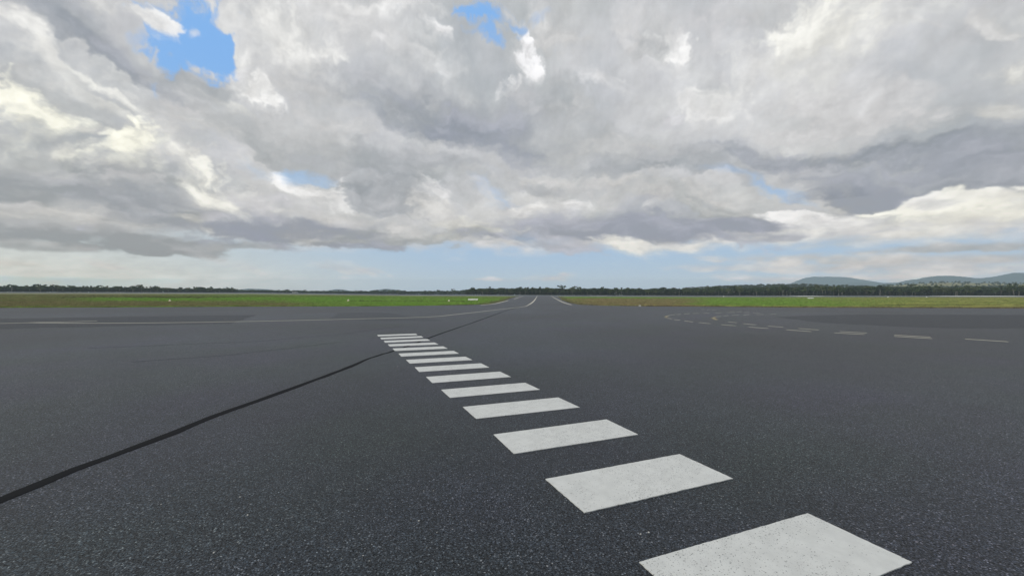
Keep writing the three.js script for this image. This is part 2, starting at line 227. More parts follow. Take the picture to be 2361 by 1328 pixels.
// ------------------------------------------------------------------ textures of asphalt and paint
function dataTexture(n, rgb, srgb) {
  const t = new THREE.DataTexture(rgb, n, n, THREE.RGBAFormat);
  t.wrapS = t.wrapT = THREE.RepeatWrapping; t.magFilter = THREE.LinearFilter; t.minFilter = THREE.LinearMipmapLinearFilter; t.generateMipmaps = true;
  if (srgb) t.colorSpace = THREE.SRGBColorSpace;
  t.needsUpdate = true;
  return t;
}
const toByte = (l) => Math.round(255 * clamp(l <= 0.0031308 ? l * 12.92 : 1.055 * Math.pow(l, 1 / 2.4) - 0.055));
function asphaltMaps() {                                 // crushed stone in bitumen, 4.4 m a tile
  const n = 2048, cell = 4, m = n / cell, r = rng(99);
  const cx = new Float32Array(m * m), cy = new Float32Array(m * m), tone = new Float32Array(m * m), tint = new Float32Array(m * m), rad = new Float32Array(m * m), up = new Float32Array(m * m);
  for (let i = 0; i < m * m; i++) {
    cx[i] = r(); cy[i] = r(); const v = r(), w = r();
    tone[i] = v < 0.52 ? 0.009 + 0.017 * w : v < 0.83 ? 0.028 + 0.042 * w : v < 0.982 ? 0.075 + 0.09 * w : 0.18 + 0.24 * w;
    tint[i] = r() * 2 - 1; rad[i] = 0.42 + 0.5 * r(); up[i] = r();
  }
  const c = new Uint8Array(n * n * 4), h = new Uint8Array(n * n * 4);
  for (let y = 0; y < n; y++) for (let x = 0; x < n; x++) {
    const gx = x / cell, gy = y / cell, ix = gx | 0, iy = gy | 0;
    let best = 9, k = 0;
    for (let dy = -1; dy <= 1; dy++) for (let dx = -1; dx <= 1; dx++) {
      const jx = (ix + dx + m) % m, jy = (iy + dy + m) % m, j = jy * m + jx;
      const q = Math.hypot(gx - ix - dx - cx[j], gy - iy - dy - cy[j]) / rad[j];
      if (q < best) { best = q; k = j; }
    }
    const inside = 1 - smooth(0.75, 1.15, best), g = fbm(x / n * 3, y / n * 3), a = lerp(0.006, tone[k], inside) * (1 + 0.12 * g);
    const o = (y * n + x) * 4;
    const pale = smooth(0.06, 0.2, a) * 0.75; c[o] = toByte(a * (lerp(0.7, 0.93, pale) + 0.05 * tint[k])); c[o + 1] = toByte(a * lerp(0.93, 0.94, pale)); c[o + 2] = toByte(a * (lerp(1.26, 0.98, pale) - 0.05 * tint[k])); c[o + 3] = 255;
    h[o] = h[o + 1] = h[o + 2] = Math.round(255 * clamp(inside * (0.45 + 0.5 * up[k]) * Math.sqrt(Math.max(0, 1.15 - best * best * 0.75)))); h[o + 3] = Math.round(255 * clamp(0.2 + 0.8 * inside * (0.35 + 0.65 * up[k])));   // bare stone tops shine, the bitumen between them hardly
  }
  return [dataTexture(n, c, true), dataTexture(n, h, false)];
}
function paintMaps() {                                   // white road paint over the same stone, pitted where the stone shows; 2.2 m a tile
  const n = 1024, r = rng(31), p = new Float32Array(n * n), h = new Float32Array(n * n).fill(1);
  for (let y = 0; y < n; y++) for (let x = 0; x < n; x++) p[y * n + x] = 0.71 * (1 + 0.02 * fbm(x / n * 2, y / n * 2) + 0.04 * fbm2(x / n * 8, y / n * 8));
  for (let i = 0; i < 30000; i++) {
    const x = r() * n, y = r() * n, dense = soft(x / n, y / n);
    if (r() > 0.55 + 0.5 * dense) continue;
    const a = 0.6 + 1.5 * Math.pow(r(), 1.7), b = a * (0.5 + 0.6 * r()), t = r() * Math.PI, deep = 0.3 + 0.65 * r();
    for (let dy = -3; dy <= 3; dy++) for (let dx = -3; dx <= 3; dx++) {
      const u = (dx * Math.cos(t) + dy * Math.sin(t)) / a, v = (-dx * Math.sin(t) + dy * Math.cos(t)) / b, k = ((Math.floor(y) + dy + n) % n) * n + ((Math.floor(x) + dx + n) % n);
      const w = deep * (1 - smooth(0.5, 1.2, Math.hypot(u, v)));
      p[k] = lerp(p[k], 0.05, w); h[k] = Math.min(h[k], 1 - w);
    }
  }
  const c = new Uint8Array(n * n * 4), q = new Uint8Array(n * n * 4);
  for (let i = 0; i < n * n; i++) {
    c[i * 4] = toByte(p[i] * 0.985); c[i * 4 + 1] = toByte(p[i]); c[i * 4 + 2] = toByte(p[i] * 0.965); c[i * 4 + 3] = 255;
    q[i * 4] = q[i * 4 + 1] = q[i * 4 + 2] = Math.round(h[i] * 200 + 55 * (0.5 + 0.25 * fbm2((i % n) / n * 8, Math.floor(i / n) / n * 8))); q[i * 4 + 3] = 255;
  }
  return [dataTexture(n, c, true), dataTexture(n, q, false)];
}
const [stoneMap, stoneBump] = asphaltMaps(), [paintMap, paintBump] = paintMaps();
const asphalt = new THREE.MeshPhysicalMaterial({ map: stoneMap, bumpMap: stoneBump, bumpScale: 0.0035, roughness: 0.5, specularIntensityMap: stoneBump, vertexColors: true });
const darkAsphalt = new THREE.MeshPhysicalMaterial({ map: stoneMap, bumpMap: stoneBump, bumpScale: 0.0035, roughness: 0.55, specularIntensity: 0.85, specularIntensityMap: stoneBump, color: new THREE.Color().setRGB(0.78, 0.77, 0.79) });
const whitePaint = new THREE.MeshStandardMaterial({ map: paintMap, bumpMap: paintBump, bumpScale: 0.0025, roughness: 0.62 });
const creamPaint = std([0.64, 0.61, 0.51], 0.7), yellowPaint = std([0.72, 0.58, 0.3], 0.7), wornPaint = std([0.16, 0.165, 0.165], 0.8), bitumen = new THREE.MeshPhysicalMaterial({ color: new THREE.Color().setRGB(0.008, 0.009, 0.011), roughness: 0.85, specularIntensity: 0.25 }), jointFill = new THREE.MeshPhysicalMaterial({ color: new THREE.Color().setRGB(0.033, 0.036, 0.041), roughness: 0.6 });

// ------------------------------------------------------------------ apron and taxiway
// where grass meets asphalt, as [x, d], on either side
const EDGE_L = [[-160, 33], [-61.94, 52.66], [-50.6, 54.81], [-33.73, 58.31], [-19.47, 59.83], [-10.92, 63.14], [-6.45, 66.34], [-3.96, 71.62], [-2.6, 90], [-1.83, 111], [-0.74, 164.7], [2.44, 257], [8.75, 408]];
const EDGE_R = [[160, 33], [59.97, 50.98], [47.46, 52.66], [34.93, 53.89], [26.33, 58.2], [19, 59.67], [13.09, 63.31], [10.59, 67.89], [11.15, 85.07], [14.5, 128], [19.38, 175], [31, 300], [41.5, 408]];
const edgeL = table(EDGE_L.map((p) => p[1]), EDGE_L.map((p) => p[0])), edgeR = table(EDGE_R.map((p) => p[1]), EDGE_R.map((p) => p[0]));
const paved = (x, d) => d < 33 || (d < 408 && x > edgeL(d) && x < edgeR(d));
function pavedTone(x, d) {                               // patches of older and newer mix, paving lanes about 5 m wide
  const a = soft(x / 26, d / 26), b = fbm(x / 60 + 0.3, d / 60), lane = Math.floor((x * 0.93 - d * 0.1 + 200) / 5.2), l = soft(lane * 0.173, 0.4), g = soft(x / 9 + 0.7, d / 9), p = soft(x / 7 + 0.2, d / 7 + 0.5);
  const v = 0.97 + 0.17 * a + 0.24 * b + 0.1 * l;
  return [v * (1 - 0.06 * g + 0.04 * p), v * (1 + 0.04 * g), v * (1 - 0.08 * g + 0.08 * p)];
}
function pavedSheet(ds, cols, left, right, gap) {
  const pos = [], uv = [], col = [], idx = [];
  ds.forEach((d, i) => {
    const a = left(d), b = right(d);
    for (let j = 0; j <= cols; j++) {
      let s = j / cols * 2 - 1; s = gap ? s : Math.sign(s) * Math.pow(Math.abs(s), 2.2);   // finer columns near the middle
      const mid = gap ? (a + b) / 2 : 0, x = s < 0 ? mid + (mid - a) * s : mid + (b - mid) * s;
      pos.push(x, elev(x, d), -d); uv.push(x / 4.4, d / 4.4); col.push(...pavedTone(x, d));
      if (i && j) { const k = i * (cols + 1) + j; idx.push(k, k - 1, k - cols - 2, k, k - cols - 2, k - cols - 1); }
    }
  });
  return surface(pos, idx, uv, col);
}
const near = [-40, -20, -8];
for (let d = -2; d < 66.3; d += 0.12 + Math.max(0, d) * 0.02) near.push(d);
near.push(66.34);
const far = [66.34];
for (let d = 68; d < 408; d *= 1.02) far.push(d);
far.push(408);
const apron = put(new THREE.Mesh(pavedSheet(near, 260, edgeL, edgeR), asphalt), 'apron', scene, { kind: 'structure', label: 'dark grey asphalt apron spreading to the grass' });
const taxiway = put(new THREE.Mesh(pavedSheet(far, 40, edgeL, edgeR, true), asphalt), 'taxiway', scene, { kind: 'structure', label: 'asphalt taxiway running straight away to the tree line' });

// a flat ribbon along a line of [x, d] points, raised by lift
function ribbon(points, width, lift, jitter = 0, seed = 1, thick = 0.003) {
  const r = rng(seed), curve = new THREE.CatmullRomCurve3(points.map(([x, d]) => new THREE.Vector3(x, 0, -d)), false, 'centripetal'), len = curve.getLength();
  const n = Math.max(2, Math.min(400, Math.round(len / (jitter ? 0.35 : 1.2)))), pos = [], uv = [], idx = [];
  for (let i = 0; i <= n; i++) {
    const u = i / n, p = curve.getPointAt(u), t = curve.getTangentAt(u), w = (typeof width === 'function' ? width(u) : width) / 2, a = jitter * (r() - 0.5), b = jitter * (r() - 0.5);
    const nx = -t.z, nz = t.x, ends = [[-w - a, -0.003], [-(w + a) * 0.86, thick], [(w + b) * 0.86, thick], [w + b, -0.003]];
    for (const [o, h] of ends) { const x = p.x + nx * o, z = p.z + nz * o; pos.push(x, elev(x, -z) + lift + h, z); uv.push(x / 2.2, -z / 2.2); }
    if (i) for (let j = 0; j < 3; j++) { const k = i * 4 + j; idx.push(k, k + 1, k - 4, k + 1, k - 3, k - 4); }
  }
  const g = surface(pos, idx, uv);
  const nrm = g.attributes.normal; let up = 0; for (let i = 0; i < nrm.count; i++) up += nrm.getY(i);
  if (up < 0) { g.index.array.reverse(); g.computeVertexNormals(); }
  return g;
}
function flatShape(points, lift, thick, uvScale) {       // a filled outline of [x, d] points as a thin slab
  const s = new THREE.Shape(points.map(([x, d]) => new THREE.Vector2(x, d)));
  const g = new THREE.ExtrudeGeometry(s, { depth: thick, bevelEnabled: false });
  const p = g.attributes.position, uv = g.attributes.uv;
  for (let i = 0; i < p.count; i++) { const x = p.getX(i), d = p.getY(i), z = p.getZ(i); p.setXYZ(i, x, lift + z, -d); uv.setXY(i, x / uvScale, d / uvScale); }
  g.computeVertexNormals();
  return g;
}
const rough = (points, step, amount, seed) => {          // an outline walked in short steps, each pushed a little aside
  const r = rng(seed), out = [];
  points.forEach((p, i) => {
    const q = points[(i + 1) % points.length], n = Math.max(1, Math.round(Math.hypot(q[0] - p[0], q[1] - p[1]) / step));
    for (let k = 0; k < n; k++) out.push([lerp(p[0], q[0], k / n) + (k ? (r() - 0.5) * amount : 0), lerp(p[1], q[1], k / n) + (k ? (r() - 0.5) * amount : 0)]);
  });
  return out;
};
// darker re-laid patches
const patches = [
  [[[-60, 19.5], [-34.04, 28.95], [-29.28, 30.89], [-24.84, 32.78], [-20.2, 34.32], [-17.57, 28.44], [-15.63, 24.16], [-19.71, 22.48], [-23.82, 20.27], [-50, 11]], 'dark asphalt patch with a slanted end by the yellow line'],
  [[[18.88, 31.19], [22.32, 33.12], [28.66, 35.54], [34.4, 34.55], [48, 34], [52, 24], [34, 21.5], [24.53, 20.87], [21.13, 20.74], [19.43, 22.17], [18.11, 24.16], [17.84, 25.5]], 'large dark asphalt patch behind the dashed loops'],
  [[[-15.26, 38.24], [-13.62, 40.16], [-10.56, 37.79], [-7.07, 31.19], [-4.32, 27], [-7.42, 26.56], [-11.91, 28.44]], 'faint dark asphalt patch crossed by the yellow line'],
];
patches.forEach(([p, label], i) => put(new THREE.Mesh(flatShape(rough(p, 0.5, 0.35, 40 + i), -0.002, 0.005, 4.4), i < 2 ? darkAsphalt : new THREE.MeshPhysicalMaterial({ map: stoneMap, bumpMap: stoneBump, bumpScale: 0.0035, roughness: 0.53, specularIntensity: 0.92, specularIntensityMap: stoneBump, color: new THREE.Color().setRGB(0.93, 0.925, 0.93) })), 'asphalt_patch', apron, { label }));

// the black sealed joint that runs away towards the taxiway
const SEAL = [[-3.9, 1.2], [-3.97, 3.09], [-3.99, 3.41], [-4.0, 3.62], [-4.03, 3.87], [-3.98, 4.09], [-3.97, 4.34], [-3.95, 4.64], [-3.92, 5.09], [-3.94, 5.57], [-3.89, 6.19], [-3.77, 7.3], [-3.69, 8.34], [-3.61, 9.55], [-3.58, 11.0], [-3.37, 12.44], [-3.27, 13.4], [-3.16, 14.66], [-3.1, 15.84], [-2.81, 19.13], [-2.08, 26.65], [-1.25, 36.26], [-0.38, 45.37], [0.93, 56.35]];
put(new THREE.Mesh(ribbon(SEAL, (u) => (0.125 - 0.03 * smooth(0.05, 0.3, u)) * (1 + 0.14 * fbm2(u * 5, 0.2)), 0.0015, 0.03, 8, 0.003), bitumen), 'joint_seal', apron, { label: 'black bitumen joint seal running under the white bars' });
for (const [i, p] of [[[-9.06, 10.35], [-7.47, 11.61], [-7.12, 12.33], [-6.69, 12.92], [-6.16, 14.04], [-5.66, 14.96]], [[-12.7, 13.02], [-11.26, 13.69], [-10.12, 14.29], [-8.86, 14.82], [-7.81, 16.32], [-7.2, 17.19], [-6.33, 19.48], [-5.53, 22.17]]].entries())
  put(new THREE.Mesh(ribbon(p, 0.025, 0.002, 0.02, 20 + i, 0.002), jointFill), 'paving_joint', apron);

// the white bars: far left corner, far right corner, near right corner
const BARS = [[-5.35, 17.28, -3.96, 17.86, -3.75, 17.28], [-4.89, 16.16, -3.51, 16.8, -3.3, 16.22], [-4.44, 15.07, -3.05, 15.69, -2.84, 15.12], [-4.0, 14.02, -2.59, 14.56, -2.36, 13.97], [-3.55, 12.93, -2.13, 13.47, -1.91, 12.91], [-3.08, 11.82, -1.66, 12.39, -1.44, 11.82], [-2.6, 10.68, -1.2, 11.23, -0.97, 10.66], [-2.14, 9.59, -0.72, 10.14, -0.5, 9.57], [-1.67, 8.47, -0.25, 9.05, -0.02, 8.47], [-1.19, 7.33, 0.24, 7.91, 0.47, 7.34], [-0.7, 6.21, 0.72, 6.78, 0.96, 6.19], [-0.21, 4.99, 1.21, 5.59, 1.44, 4.99], [0.29, 3.79, 1.68, 4.38, 1.92, 3.8], [0.76, 2.62, 2.16, 3.2, 2.39, 2.62]];
const ordinal = ['nearest', 'second', 'third', 'fourth', 'fifth', 'sixth', 'seventh', 'eighth', 'ninth', 'tenth', 'eleventh', 'twelfth', 'thirteenth', 'farthest'];
BARS.slice().reverse().forEach(([ax, ad, bx, bd, cx, cd], i) => {
  const outline = rough([[ax, ad], [bx, bd], [cx, cd], [ax + cx - bx, ad + cd - bd]], 0.03, 0.005, 60 + i);
  put(new THREE.Mesh(flatShape(outline, 0.0005, 0.006, 2.2), whitePaint), 'paint_bar', apron, { label: i === 0 ? 'white painted bar cut by the bottom of the photo' : i === 13 ? 'farthest white painted bar of the row' : ordinal[i] + ' white painted bar of the row, counted from the near end' });
});

// taxi guide line, edge lines, dashes
const GUIDE = [[22.08, 378.56], [10.32, 186.62], [5.81, 113.14], [3.74, 82.39], [2.75, 69.86], [1.73, 58.78], [0.51, 53.53], [-0.62, 49.57], [-3.2, 39.96], [-4.57, 35.15], [-5.71, 31.56], [-7.49, 30.03], [-9.47, 29.1], [-15.15, 26.21], [-20.81, 24.57], [-24.71, 24.38], [-27.58, 24.8], [-28.41, 24.16], [-40, 21.5]];
put(new THREE.Mesh(ribbon(GUIDE.slice(4), 0.15, 0.007), creamPaint), 'guide_line', apron, { label: 'long pale yellow guide line curving in from the taxiway' });
put(new THREE.Mesh(ribbon(GUIDE.slice(0, 5), (u) => 0.3, 0.006), creamPaint), 'guide_line', taxiway);
put(new THREE.Mesh(ribbon([[-27.58, 24.85], [-26.81, 25.2], [-26.05, 25.68], [-25.2, 26.4]], 0.16, 0.007), creamPaint), 'guide_line', apron, { label: 'short branch of the guide line' });
for (const p of [[[-4.77, 65.14], [-3.33, 71.95], [-2.15, 88.23], [-0.95, 111.96]], [[0.63, 140.76], [3.18, 205.65], [9.61, 366.37]], [[33.03, 366.16], [13.58, 129.17], [9.97, 81.69], [9.3, 67.85]]])
  put(new THREE.Mesh(ribbon(p, 0.34, 0.006), creamPaint), 'edge_line', taxiway);
const DASH = [[11.13, 31.6, 11.52, 32.25, 1], [11.72, 32.81, 12.2, 33.56, 0], [12.48, 34.17, 13.08, 34.92, 0], [13.21, 34.92, 13.77, 35.44, 0], [14.21, 35.91, 14.94, 36.6, 0], [15.34, 36.96, 15.98, 37.18, 0], [16.37, 37.18, 17.02, 37.55, 0], [17.69, 37.92, 18.48, 38.3, 0], [19.21, 38.85, 20.02, 39.09, 0], [10.76, 30.49, 10.86, 30.2, 1], [10.58, 29.4, 10.56, 28.65, 0], [10.44, 27.97, 10.52, 27.17, 0], [10.52, 26.53, 10.61, 25.46, 0], [10.73, 24.89, 10.93, 23.92, 0], [11.14, 23.13, 11.49, 22.32, 0], [20.81, 41.49, 21.11, 41.22, 0], [21.22, 41.04, 21.21, 40.17, 0], [20.71, 47.39, 20.78, 46.92, 0], [20.75, 46.24, 20.82, 45.79, 0], [20.94, 45.46, 21.11, 44.92, 0], [13.57, 29.54, 13.98, 30.01, 1], [14.3, 30.88, 14.55, 31.04, 1], [14.86, 31.6, 15.4, 32.03, 0], [15.93, 32.81, 16.56, 33.27, 0], [17.03, 33.68, 17.75, 34.04, 0], [13.23, 28.52, 13.15, 27.81, 1], [12.69, 25.53, 12.81, 24.76, 0], [11.99, 26.83, 12.24, 26.64, 2], [18.15, 34.14, 19.14, 35.08, 0], [19.57, 34.89, 20.26, 35.08, 0], [20.95, 35.28, 21.66, 35.68, 0], [20.65, 38.74, 21.45, 39.22, 0], [21.22, 38.27, 21.54, 37.81, 0], [11.71, 21.5, 12.1, 20.52, 0], [12.51, 19.82, 12.95, 18.81, 0], [13.5, 18.22, 14.16, 17.47, 0], [12.8, 24.03, 12.88, 22.98, 0], [13.02, 22.1, 13.32, 21.35, 0], [13.57, 20.59, 13.9, 19.69, 0], [14.23, 18.87, 14.78, 18.11, 0], [14.67, 16.69, 15.29, 15.83, 0], [15.16, 17.24, 15.75, 16.37, 0], [16.35, 15.69, 16.84, 14.76, 0]];
for (const [x, d, u, v, kind] of DASH) put(new THREE.Mesh(ribbon([[x, d], [(x + u) / 2, (d + v) / 2], [u, v]], kind === 1 ? 0.18 : 0.08, 0.007), kind === 1 ? yellowPaint : kind === 2 ? wornPaint : creamPaint), 'dash', apron);
const FAINT = [[-40.95, 35.28, -39.93, 35.48], [-40.49, 37.14, -40.06, 37.81], [-39.43, 38.5, -38.73, 38.98], [-38.06, 39.71, -37.52, 40.21], [-36.36, 40.73, -35.68, 41.26], [-35.31, 41.81, -34.37, 42.09], [-33.31, 42.37, -32.03, 42.66], [-29.63, 42.95, -28.76, 42.95], [-27.57, 42.95, -26.7, 42.95], [-25.61, 42.95, -24.84, 42.95], [-24.02, 42.66, -23.16, 42.66], [-22.62, 42.66, -21.58, 42.95], [-21.19, 43.84, -20.28, 44.15], [-20.23, 45.41, -19.02, 45.41], [-18.95, 46.08, -18.31, 46.08], [-14.56, 48.55, -13.8, 48.93], [-13.78, 50.9, -12.94, 50.9], [-12.74, 52.16, -11.94, 52.16]];
for (const [x, d, u, v] of FAINT) put(new THREE.Mesh(ribbon([[x, d], [(x + u) / 2, (d + v) / 2], [u, v]], 0.13, 0.006), wornPaint), 'worn_dash', apron);

// ------------------------------------------------------------------ the grass field: one sheet to the horizon
const GREEN = [0.165, 0.265, 0.06], LUSH = [0.185, 0.31, 0.065], OLIVE = [0.19, 0.2, 0.085], BROWN = [0.24, 0.19, 0.115], STRAW = [0.33, 0.31, 0.12], EARTH = [0.085, 0.085, 0.05];
const mix3 = (a, b, t) => [lerp(a[0], b[0], t), lerp(a[1], b[1], t), lerp(a[2], b[2], t)];
function fieldTone(x, d) {
  const t = x / Math.max(d, 1), n = fbm(x / 110, d / 42), m = fbm2(x / 46 + 0.4, d / 15), f = soft(x / 13, d / 6);
  let c = mix3(GREEN, LUSH, clamp(0.5 + 0.6 * m));
  c = mix3(c, OLIVE, clamp(0.22 + 0.75 * n + 0.25 * f));
  const w = (a, b, e, v) => smooth(a - e, a, v) * (1 - smooth(b, b + e, v));
  const j = d * (1 + 0.1 * n + 0.05 * m);
  if (t < 0) {
    c = mix3(c, mix3(OLIVE, BROWN, clamp(0.35 + 0.8 * m)), 0.85 * (1 - smooth(-0.95, -0.55, t + 0.15 * n)) * (1 - 0.9 * w(88, 135, 14, j) * smooth(-1.12, -0.85, t)));
    c = mix3(c, LUSH, 0.9 * w(88, 132, 12, j) * w(-0.9, -0.5, 0.14, t));
    c = mix3(c, mix3(BROWN, OLIVE, 0.5), 0.8 * w(62, 82, 9, j) * w(-1.2, -0.45, 0.2, t));
    c = mix3(c, EARTH, 0.8 * w(141, 148, 8, j) * w(-1.02, -0.66, 0.08, t + 0.06 * m));
    c = mix3(c, LUSH, 0.75 * w(61, 150, 8, j) * w(-0.42, -0.06, 0.12, t));
    c = mix3(c, EARTH, 0.85 * w(95.5, 97, 1.6, d + 1.2 * m) * w(-0.36, -0.12, 0.06, t));
    c = mix3(c, mix3(OLIVE, [0.13, 0.13, 0.07], clamp(0.5 + m)), 0.7 * smooth(170, 330, j));
  } else {
    c = mix3(c, GREEN, 0.55 * w(75, 220, 30, j));
    c = mix3(c, STRAW, clamp(0.75 + 0.7 * m) * w(62, 150, 20, j) * w(0.1, 0.2, 0.05, t + 0.03 * n));
    c = mix3(c, mix3(BROWN, OLIVE, clamp(0.15 + 0.5 * m)), 0.85 * w(60, 165, 20, j) * w(0.19, 0.38, 0.08, t + 0.05 * n));
    c = mix3(c, mix3(STRAW, OLIVE, clamp(0.55 + 0.6 * m)), 0.7 * smooth(0.6, 1.0, t + 0.1 * n));
    c = mix3(c, mix3(OLIVE, STRAW, clamp(0.25 + 0.5 * m)), 0.6 * w(175, 215, 25, j) * smooth(0.5, 0.8, t));
    c = mix3(c, EARTH, 0.7 * w(66, 67.5, 2, d + 3 * n) * smooth(0.75, 0.95, t));
    c = mix3(c, [0.1, 0.11, 0.06], 0.6 * smooth(220, 300, j));
  }
  // a strip of bare or trodden verge along the asphalt, then a lush line
  const off = t < 0.06 ? (d < 66 ? d - verge(x) : edgeL(d) - x) : (d < 66 ? d - verge(x) : x - edgeR(d));
  if (d < 66 && t < 0) c = mix3(c, [0.2, 0.3, 0.06], 0.8 * w(0.8, 2.6, 1.2, off + 0.8 * m));
  if (d < 66 && t > 0.25) { c = mix3(c, mix3(BROWN, EARTH, 0.5), 0.9 * (1 - smooth(2.2, 4.2, off + m))); c = mix3(c, STRAW, 0.5 * w(4, 5.5, 1.5, off + m)); }
  if (d >= 64 && Math.abs(t) < 0.25) c = mix3(c, [0.17, 0.16, 0.1], 0.85 * (1 - smooth(0.6, 2.4 + d * 0.006, off + 0.8 * m)));
  const v = 1 + 0.12 * f;
  return [c[0] * v, c[1] * v, c[2] * v];
}
const vl = table(EDGE_L.map((p) => p[0]), EDGE_L.map((p) => p[1])), vr = table(EDGE_R.slice(0, 8).map((p) => p[0]).reverse(), EDGE_R.slice(0, 8).map((p) => p[1]).reverse());
function verge(x) { return x < 0 ? vl(x) : vr(x); }
{
  const radii = [0.5, 12, 25, 36, 42], angles = [];
  for (let r = 46; r < 130; r += 0.7 + (r - 46) * 0.012) radii.push(r);
  for (let r = 132; r < 700; r *= 1.018) radii.push(r);
  for (let r = 720; r < 8800; r *= 1.22) radii.push(r);
  radii.push(9100);
  for (let a = -180; a < -62; a += 6) angles.push(a);
  for (let a = -62; a < 62; a += 0.2) angles.push(a);
  for (let a = 62; a <= 180; a += 6) angles.push(a);
  if (angles[angles.length - 1] < 180) angles.push(180);
  const pos = [], col = [], idx = [], n = angles.length;
  radii.forEach((r, i) => angles.forEach((deg, j) => {
    const a = deg * Math.PI / 180, x = Math.sin(a) * r, d = Math.cos(a) * r;
    const lump = r > 50 && r < 600 ? 0.05 * fbm(x / 40, d / 40) : 0;
    pos.push(x, elev(x, d) - 0.09 + (paved(x, d) ? -0.05 : lump), -d); col.push(...(d > 20 ? fieldTone(x, d) : OLIVE));
    if (i && j) { const k = i * n + j; idx.push(k, k - n - 1, k - 1, k, k - n, k - n - 1); }
  }));
  const g = surface(pos, idx, null, col), nr = g.attributes.normal;
  let up = 0; for (let i = 0; i < nr.count; i += 97) up += nr.getY(i);
  if (up < 0) { g.index.array.reverse(); g.computeVertexNormals(); }
  put(new THREE.Mesh(g, new THREE.MeshStandardMaterial({ vertexColors: true, roughness: 1 })), 'grass_field', scene, { kind: 'structure', label: 'mown grass field between the apron and the trees' });
}
// grass blades standing on the field, thick along the edge of the asphalt
{
  const r = rng(515), pos = [], idx = [];
  for (let i = 0; i < 9; i++) {
    const a = r() * 6.28, q = 0.16 * Math.sqrt(r()), x = q * Math.cos(a), z = q * Math.sin(a), w = 0.022 + 0.02 * r(), h = 0.09 + 0.1 * r(), b = r() * 6.28, l = 0.07 * (r() - 0.5), m = 0.07 * (r() - 0.5), k = pos.length / 3;
    pos.push(x - w * Math.cos(b), -0.02, z - w * Math.sin(b), x + w * Math.cos(b), -0.02, z + w * Math.sin(b), x + l, h, z + m);
    idx.push(k, k + 1, k + 2);
  }
  const spots = [];
  while (spots.length < 90000) {
    const t = -1.35 + 2.7 * r(), d = 50 + 190 * Math.pow(r(), 2.1), x = t * d;
    if (paved(x, d + 0.12) || paved(x, d - 0.12) || paved(x - 0.2, d) || paved(x + 0.2, d)) continue;
    if (d > 358) continue;
    spots.push([x, d]);
  }
  for (let x = -90; x < 90; x += 0.09) { const d = verge(x) + 0.1 + 0.5 * r() * r(); if (!paved(x, d)) spots.push([x, d]); }
  const mesh = new THREE.InstancedMesh(surface(pos, idx), std([1, 1, 1], 0.95), spots.length), o = new THREE.Object3D(), c = new THREE.Color();
  spots.forEach(([x, d], i) => {
    const k = 0.7 + 0.8 * r() + d / 260, lush = soft(x / 9, d / 5);
    o.position.set(x, elev(x, d) - 0.08, -d); o.rotation.set(0, r() * 6.28, 0); o.scale.set(k * 1.3, k * (0.75 + 0.35 * lush), k * 1.3); o.updateMatrix();
    mesh.setMatrixAt(i, o.matrix);
    const f = fieldTone(x, d), v = 1.05 + 0.6 * r();
    mesh.setColorAt(i, c.setRGB(f[0] * v, f[1] * v, f[2] * v));
  });
  put(mesh, 'grass', scene, { kind: 'stuff', label: 'blades of rough mown grass' });
}

// ------------------------------------------------------------------ runway beyond the field
const runwayAt = (x) => 372 - x * 0.075, runwayTop = (x, d) => elev(x, d) + 0.02 + 0.6 * smooth(-4, 44, d - runwayAt(x));
{
  const pos = [], uv = [], col = [], idx = [], xs = [];
  for (let x = -760; x <= 760; x += 20) xs.push(x);
  const steps = [-5, 0, 10, 22, 34, 44, 46.5];
  xs.forEach((x, i) => steps.forEach((s, j) => {
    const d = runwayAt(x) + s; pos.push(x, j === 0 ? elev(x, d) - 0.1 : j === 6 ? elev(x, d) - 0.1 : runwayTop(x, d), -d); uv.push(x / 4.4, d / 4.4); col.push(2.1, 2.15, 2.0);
    if (i && j) { const k = i * 7 + j; idx.push(k, k - 7, k - 8, k, k - 8, k - 1); }
  }));
  const g = surface(pos, idx, uv, col), nr = g.attributes.normal; let up = 0; for (let i = 0; i < nr.count; i++) up += nr.getY(i);
  if (up < 0) { g.index.array.reverse(); g.computeVertexNormals(); }
  const runway = put(new THREE.Mesh(g, asphalt), 'runway', scene, { kind: 'structure', label: 'pale grey runway crossing in front of the trees' });
  const bar = (x0, x1, s0, s1) => {
    const p = [], q = [];
    for (let i = 0; i <= 6; i++) for (const s of [s0, s1]) { const x = lerp(x0, x1, i / 6), d = runwayAt(x) + s; p.push(x, runwayTop(x, d) + 0.02, -d); }
    for (let i = 0; i < 6; i++) q.push(i * 2, i * 2 + 2, i * 2 + 1, i * 2 + 1, i * 2 + 2, i * 2 + 3);
    put(new THREE.Mesh(surface(p, q), std([0.7, 0.7, 0.66], 0.7)), 'runway_marking', runway);
  };
  bar(243, 265, 12, 30); bar(360, 425, 10, 34); bar(70, 85, 20, 24);
}

